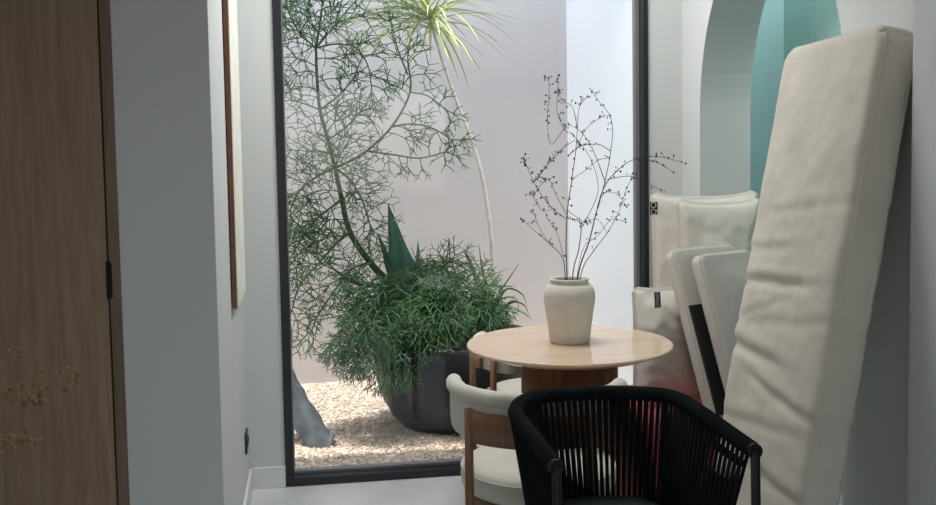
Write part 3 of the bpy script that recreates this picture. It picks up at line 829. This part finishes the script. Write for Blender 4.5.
spine([(395, 290), (372, 285), (350, 280), (335, 270)], [4.95, 4.86, 4.8, 4.76], .014, .006, .045, .08, 3)
# spill over the rim
for (pts, Ys) in (([(400, 296), (385, 315), (375, 340), (368, 350)], [4.95, 4.75, 4.62, 4.58]),
                  ([(405, 296), (398, 318), (390, 345), (388, 365)], [4.95, 4.75, 4.6, 4.56]),
                  ([(408, 296), (415, 318), (412, 340), (405, 358)], [4.95, 4.72, 4.6, 4.55]),
                  ([(410, 296), (425, 308), (430, 320), (428, 330)], [4.95, 4.75, 4.6, 4.56]),
                  ([(410, 294), (436, 296), (452, 304), (462, 314)], [4.95, 4.8, 4.66, 4.62]),
                  ([(410, 292), (430, 285), (455, 288), (480, 300)], [4.95, 4.86, 4.8, 4.74]),
                  ([(395, 292), (370, 300), (350, 318), (340, 335)], [4.95, 4.75, 4.66, 4.62]),
                  ([(398, 292), (375, 308), (358, 335), (350, 350)], [4.95, 4.78, 4.68, 4.64]),
                  ([(405, 296), (420, 300), (436, 308), (446, 320)], [4.95, 4.7, 4.56, 4.52]),
                  ([(412, 294), (445, 284), (470, 290), (492, 302)], [4.95, 4.8, 4.66, 4.6]),
                  ([(412, 294), (435, 298), (460, 303), (480, 312)], [4.95, 4.72, 4.58, 4.54]),
                  ([(400, 290), (388, 300), (372, 322), (366, 338)], [4.95, 4.72, 4.6, 4.56]),
                  ([(412, 292), (425, 280), (440, 270), (450, 262)], [4.95, 4.95, 4.95, 4.95])):
    spine(pts, Ys, .006, .003, .021, .052, 3, .22, .0028)
stem.build('trunk', 'euph_stem', eu)
fo = fol.build('twig_foliage', 'euph', eu, fix=False); fo['kind'] = 'stuff'

def strap_leaf(mb, p, d, L, w, droop, n=9, fold=.25, twist=0.):
    """arching strap leaf with a folded midrib"""
    d = d.normalized(); side = d.cross(Vector((0, 0, 1)))
    side = side.normalized() if side.length > .05 else Vector((1, 0, 0))
    side.rotate(Matrix.Rotation(twist, 3, d))
    pos = p.copy(); n0 = len(mb.v); dd = d.copy()
    for i in range(n+1):
        f = i/n; ww = w*(min(1, .45+f*2.2))*(1-f**2.2)**.8+.0004
        nrm = side.cross(dd).normalized()
        mb.v += [tuple(pos-side*ww+nrm*ww*fold), tuple(pos), tuple(pos+side*ww+nrm*ww*fold), tuple(pos-nrm*.0012)]
        dd = dd.copy(); dd.z -= droop/n; dd.normalize(); pos = pos+dd*L/n
    for i in range(n):
        a = n0+i*4; b = a+4
        for q in ((a, a+1, b+1, b), (a+1, a+2, b+2, b+1), (a, b, b+3, a+3), (a+2, a+3, b+3, b+2)): mb.f.append(q); mb.sm.append(True)
# dragon tree
dr = thing('dracaena', 'slender dragon tree with bare pale stem and yellow-green leaf crown', 'plant', (PC.x+.17, 5.05, SOIL))
tp = [aY(x, y, Y) for x, y, Y in ((494, 325, 5.05), (493, 300, 5.05), (493, 265, 5.06), (490, 225, 5.06), (483, 180, 5.07), (471, 138, 5.07), (458, 104, 5.08), (445, 68, 5.08), (435, 36, 5.08), (429, 8, 5.08))]
tp[0].z = SOIL-.01
cv = catmull(tp, 8); N = len(cv)
mb = MB(); mb.tube(cv, [.0145-.007*i/(N-1) for i in range(N)], 10); mb.build('trunk', 'drac_stem', dr)
mb = MB(); top = cv[-1]; ax = (cv[-1]-cv[-6]).normalized()
for i in range(72):
    az = i*2.399; el = rr.uniform(-.35, 1.15)
    d = Vector((math.cos(az)*math.cos(el), math.sin(az)*math.cos(el), math.sin(el)))
    base_ = top-ax*rr.uniform(0, .10)
    strap_leaf(mb, base_, d, rr.uniform(.34, .56), rr.uniform(.0055, .009), rr.uniform(.4, 1.4))
for i in range(26):
    d = Vector((rr.uniform(-1, -.4), rr.uniform(-.4, .3), rr.uniform(.1, .8)))
    strap_leaf(mb, top-ax*rr.uniform(.02, .12), d, rr.uniform(.42, .70), rr.uniform(.006, .009), rr.uniform(.7, 1.6))
mb.build('leaf_crown', 'drac_leaf', dr, fix=False)['kind'] = 'stuff'
# agave
ag = thing('agave', 'dark blue-green agave with broad pointed leaves amid the twiggy shrub', 'plant', (PC.x-.12, 5.12, SOIL))
def broad(mb, pa, pb, w, cup=.35, bend=.0):
    n = 14; n0 = len(mb.v); ax = (pb-pa).normalized(); vd = (pa-O).normalized(); side = ax.cross(vd).normalized(); nr = side.cross(ax)
    for i in range(n+1):
        f = i/n; ww = w*(.62+.38*math.sin(PI*min(1, f*1.5)*.9))*(1-f**1.7)+.0005
        c = pa.lerp(pb, f)+nr*bend*math.sin(PI*f)
        mb.v += [tuple(c-side*ww-nr*ww*cup), tuple(c-side*ww*.5-nr*ww*cup*.3), tuple(c), tuple(c+side*ww*.5-nr*ww*cup*.3), tuple(c+side*ww-nr*ww*cup), tuple(c+nr*(.012*(1-f)+.001))]
    for i in range(n):
        a = n0+i*6; b = a+6
        for q in range(4): mb.f.append((a+q, a+q+1, b+q+1, b+q)); mb.sm.append(True)
        mb.f.append((a+4, a+5, b+5, b+4)); mb.sm.append(True); mb.f.append((a+5, a, b, b+5)); mb.sm.append(True)
for (x0, y0, x1, y1, w, Yb, Yt) in ((410, 306, 388, 203, .125, 4.96, 4.88), (430, 305, 434, 258, .07, 5.1, 5.08), (404, 308, 378, 232, .06, 4.98, 4.84), (422, 308, 428, 262, .05, 5.15, 5.3), (418, 308, 418, 240, .05, 5.16, 5.25)):
    pa, pb = aY(x0, y0, Yb), aY(x1, y1, Yt); pa = pa+(pa-pb).normalized()*max(0, (pa.z-SOIL)*.9)
    mb = MB(); broad(mb, pa, pb, w); mb.build('leaf', 'agave', ag, fix=False)
# aloe
al = thing('aloe', 'spiky green aloe with long curling leaves at the planter\'s right side', 'plant', (PC.x+.2, 4.98, SOIL))
def sleaf(pts, w):
    P = catmull([aY(x, y, Y) for x, y, Y in pts], 5); N = len(P); m_ = MB()
    m_.tube(P, [w*(1-(i/(N-1))**1.6)+.0008 for i in range(N)], 8, flat=.35); m_.build('leaf', 'aloe', al)
for pts, w in (([(485, 318, 4.98), (478, 285, 4.98), (470, 262, 4.98), (463, 247, 4.98)], .026),
               ([(487, 315, 5.0), (485, 285, 5.0), (481, 262, 5.0), (479, 244, 5.0)], .014),
               ([(490, 312, 4.95), (500, 292, 4.92), (512, 274, 4.9), (520, 262, 4.9)], .010),
               ([(488, 318, 4.96), (500, 300, 4.9), (515, 298, 4.86), (520, 312, 4.84)], .018),
               ([(492, 318, 4.98), (505, 290, 4.96), (522, 294, 4.94), (527, 308, 4.92)], .014),
               ([(490, 322, 4.94), (505, 308, 4.86), (522, 312, 4.80), (532, 320, 4.78)], .017),
               ([(484, 318, 4.96), (470, 300, 4.9), (455, 292, 4.86), (446, 300, 4.84)], .014),
               ([(484, 320, 4.96), (480, 300, 4.86), (492, 292, 4.8), (505, 300, 4.76)], .014),
               ([(488, 320, 4.96), (478, 310, 4.84), (488, 318, 4.74), (502, 322, 4.70)], .018),
               ([(485, 322, 4.98), (474, 296, 5.0), (487, 278, 5.02), (510, 268, 5.04)], .008),
               ([(492, 320, 5.0), (510, 303, 4.98), (524, 305, 4.95), (530, 318, 4.93)], .012)):
    sleaf(pts, w)
# grey trunk leaning in at the left
gt = thing('tree_trunk', 'weathered grey tree trunk leaning beside the window\'s left edge', 'tree trunk', aZ(315, 436, GZ))
a0 = aY(318, 438, 4.62); a0.z = GZ+.02
pts = [a0+Vector((.03, 0, -.03)), a0, aY(298, 405, 4.66), aY(278, 372, 4.70), aY(240, 310, 4.8), aY(190, 220, 4.9), aY(150, 60, 5.0)]
cv = catmull(pts, 8); N = len(cv)
mb = MB(); k0 = 22; n0 = 0
mb.tube(cv, [(.072-.014*min(1, i/16))*(1+.10*noise.noise((cv[i].x*9, cv[i].z*9, 0))) for i in range(N)], k0)
for i in range(len(mb.v)):
    v = Vector(mb.v[i]); nz = noise.noise(v*22)*.006+noise.noise(v*60)*.003; mb.v[i] = tuple(v+Vector((nz, nz*.5, nz)))
mb.build('trunk', 'grey_trunk', gt)

# ------------------------------------------------------------------ dried berry stems at the very left, in a floor vase
bvx, bvy = -.86, 1.50
bv = thing('floor_vase', 'stoneware floor vase holding dried berry stems beside oak door', 'vase', (bvx, bvy, 0))
mb = MB(); mb.lathe((bvx, bvy, 0), [(.01, 0), (.09, 0), (.13, .15), (.14, .32), (.11, .50), (.05, .62), (.045, .70), (.055, .74), (.045, .74), (.035, .70), (.04, .6), (.01, .5)], 40); mb.build('vase_body', 'vasedark', bv)
def berries(label, line, Y, seed, spots):
    q = random.Random(seed)
    t = thing('dried_berry_stem', label, 'dried flower', (bvx, bvy, .66), 'dried berry stems at the left edge')
    pts = [Vector((bvx, bvy, .56)), Vector((bvx+.01, bvy-.0, .78))]+[aY(x, y, Y) for x, y in line]
    cv = catmull(pts, 8); st = MB(); bd = MB(); st.tube(cv, [.0022-.0014*i/(len(cv)-1) for i in range(len(cv))], 6)
    for (x, y, r) in spots:
        p = aY(x, y, Y+q.uniform(-.02, .02)); near = min(cv, key=lambda c: (c-p).length+max(0, (c-p).x)*1.5)
        st.tube([near, near.lerp(p, .5)+Vector((0, 0, .003)), p], [.0009, .0008, .0007], 5)
        r *= .82; bd.ball(p, r, 10, 8, 1.1); d = (p-near).normalized(); bd.tube([p+d*r*.8, p+d*r*1.5], [r*.35, r*.1], 6)
    st.build('stem', 'drystem', t); bd.build('seed_heads', 'berry', t)['kind'] = 'stuff'
s4 = 4.21
def z4(L_): return [(x/s4, 340+y/s4, r) for x, y, r in L_]
berries('dried berry stem, topmost, only its tip cluster showing at the left edge', [(-60, 380), (-30, 362), (0, 362), (16, 356)], 1.5, 1, z4([(35, 45, .0042), (75, 40, .0042), (88, 68, .004), (15, 140, .0042), (62, 75, .003)]))
berries('longest dried berry stem reaching across the oak door', [(-70, 420), (-35, 400), (-5, 391), (25, 383), (50, 377), (64, 369), (80, 372)], 1.52, 2,
        z4([(178, 132, .0042), (262, 132, .0048), (282, 120, .0042), (345, 135, .0042), (330, 148, .004), (295, 170, .0045), (322, 175, .0048), (275, 208, .0045), (95, 192, .0046), (165, 188, .0060), (150, 195, .005), (178, 210, .0054), (198, 202, .004), (45, 205, .005), (20, 240, .006), (55, 255, .0052), (30, 225, .0045), (105, 268, .0055), (130, 245, .0055), (180, 262, .0075), (150, 262, .005), (75, 235, .005), (165, 232, .005), (5, 215, .005), (118, 222, .004)]))
berries('dried berry stem, lowest, ending in a short cluster', [(-70, 455), (-35, 445), (-5, 440), (20, 439), (38, 441)], 1.48, 3,
        z4([(110, 382, .0042), (45, 405, .0055), (55, 410, .005), (10, 412, .0055), (100, 422, .0065), (85, 425, .006), (125, 418, .005), (155, 428, .0048), (172, 422, .0045), (95, 462, .005), (60, 458, .0045), (5, 480, .005), (30, 432, .005)]))

# ------------------------------------------------------------------ light
wd = bpy.data.worlds.new('world'); sc.world = wd; wd.use_nodes = True
nt = wd.node_tree; bg = nt.nodes['Background']
sky = nt.nodes.new('ShaderNodeTexSky'); sky.sky_type = 'NISHITA'; sky.sun_disc = False; sky.sun_elevation = R(62); sky.sun_rotation = R(120)
hs = nt.nodes.new('ShaderNodeHueSaturation'); hs.inputs['Saturation'].default_value = .42
nt.links.new(sky.outputs[0], hs.inputs['Color']); nt.links.new(hs.outputs[0], bg.inputs[0]); bg.inputs[1].default_value = SKY = .36
def light(name, kind, loc, energy, col=(1, 1, 1), size=1., sy=None, rot=None, spread=None):
    l = bpy.data.lights.new(name, kind); l.energy = energy; l.color = col
    o = bpy.data.objects.new(name, l); C.objects.link(o); o.location = loc
    if kind == 'AREA':
        l.shape = 'RECTANGLE'; l.size = size; l.size_y = sy or size
    if rot: o.rotation_euler = rot
    return o
s = light('sun', 'SUN', (0, 0, 6), 2.5, (1, .95, .88))
s.data.angle = R(1.0)
s.rotation_euler = Vector((.24, .05, -.96)).to_track_quat('-Z', 'Y').to_euler()
light('alcove_fill_light', 'AREA', (.6, 3.55, H-.02), 15, (1, .99, .985), .9, .5)  # added fill that brightens the alcove, no fixture known there
light('niche_fill_light', 'AREA', (XR+.33, 3.5, H-.02), 4.2, (.98, 1, 1), .2, .8)  # added fill for the teal walls, not an actual lamp
light('corridor_fill_light', 'AREA', (.3, .3, H-.02), 6, (1, 1, .98), 1.2, 1.2)  # added fill lifting the front walls, no lamp known in the corridor
# portal helps sampling of the courtyard opening is left to the renderer
sc.cycles.use_denoising = True
sc.cycles.max_bounces = 10; sc.cycles.diffuse_bounces = 6; sc.cycles.transparent_max_bounces = 16
sc.cycles.sample_clamp_indirect = 8
sc.view_settings.view_transform = 'Standard'; sc.view_settings.look = 'None'
sc.view_settings.exposure = 1.0; sc.view_settings.gamma = 1; sc.view_settings.use_curve_mapping = False
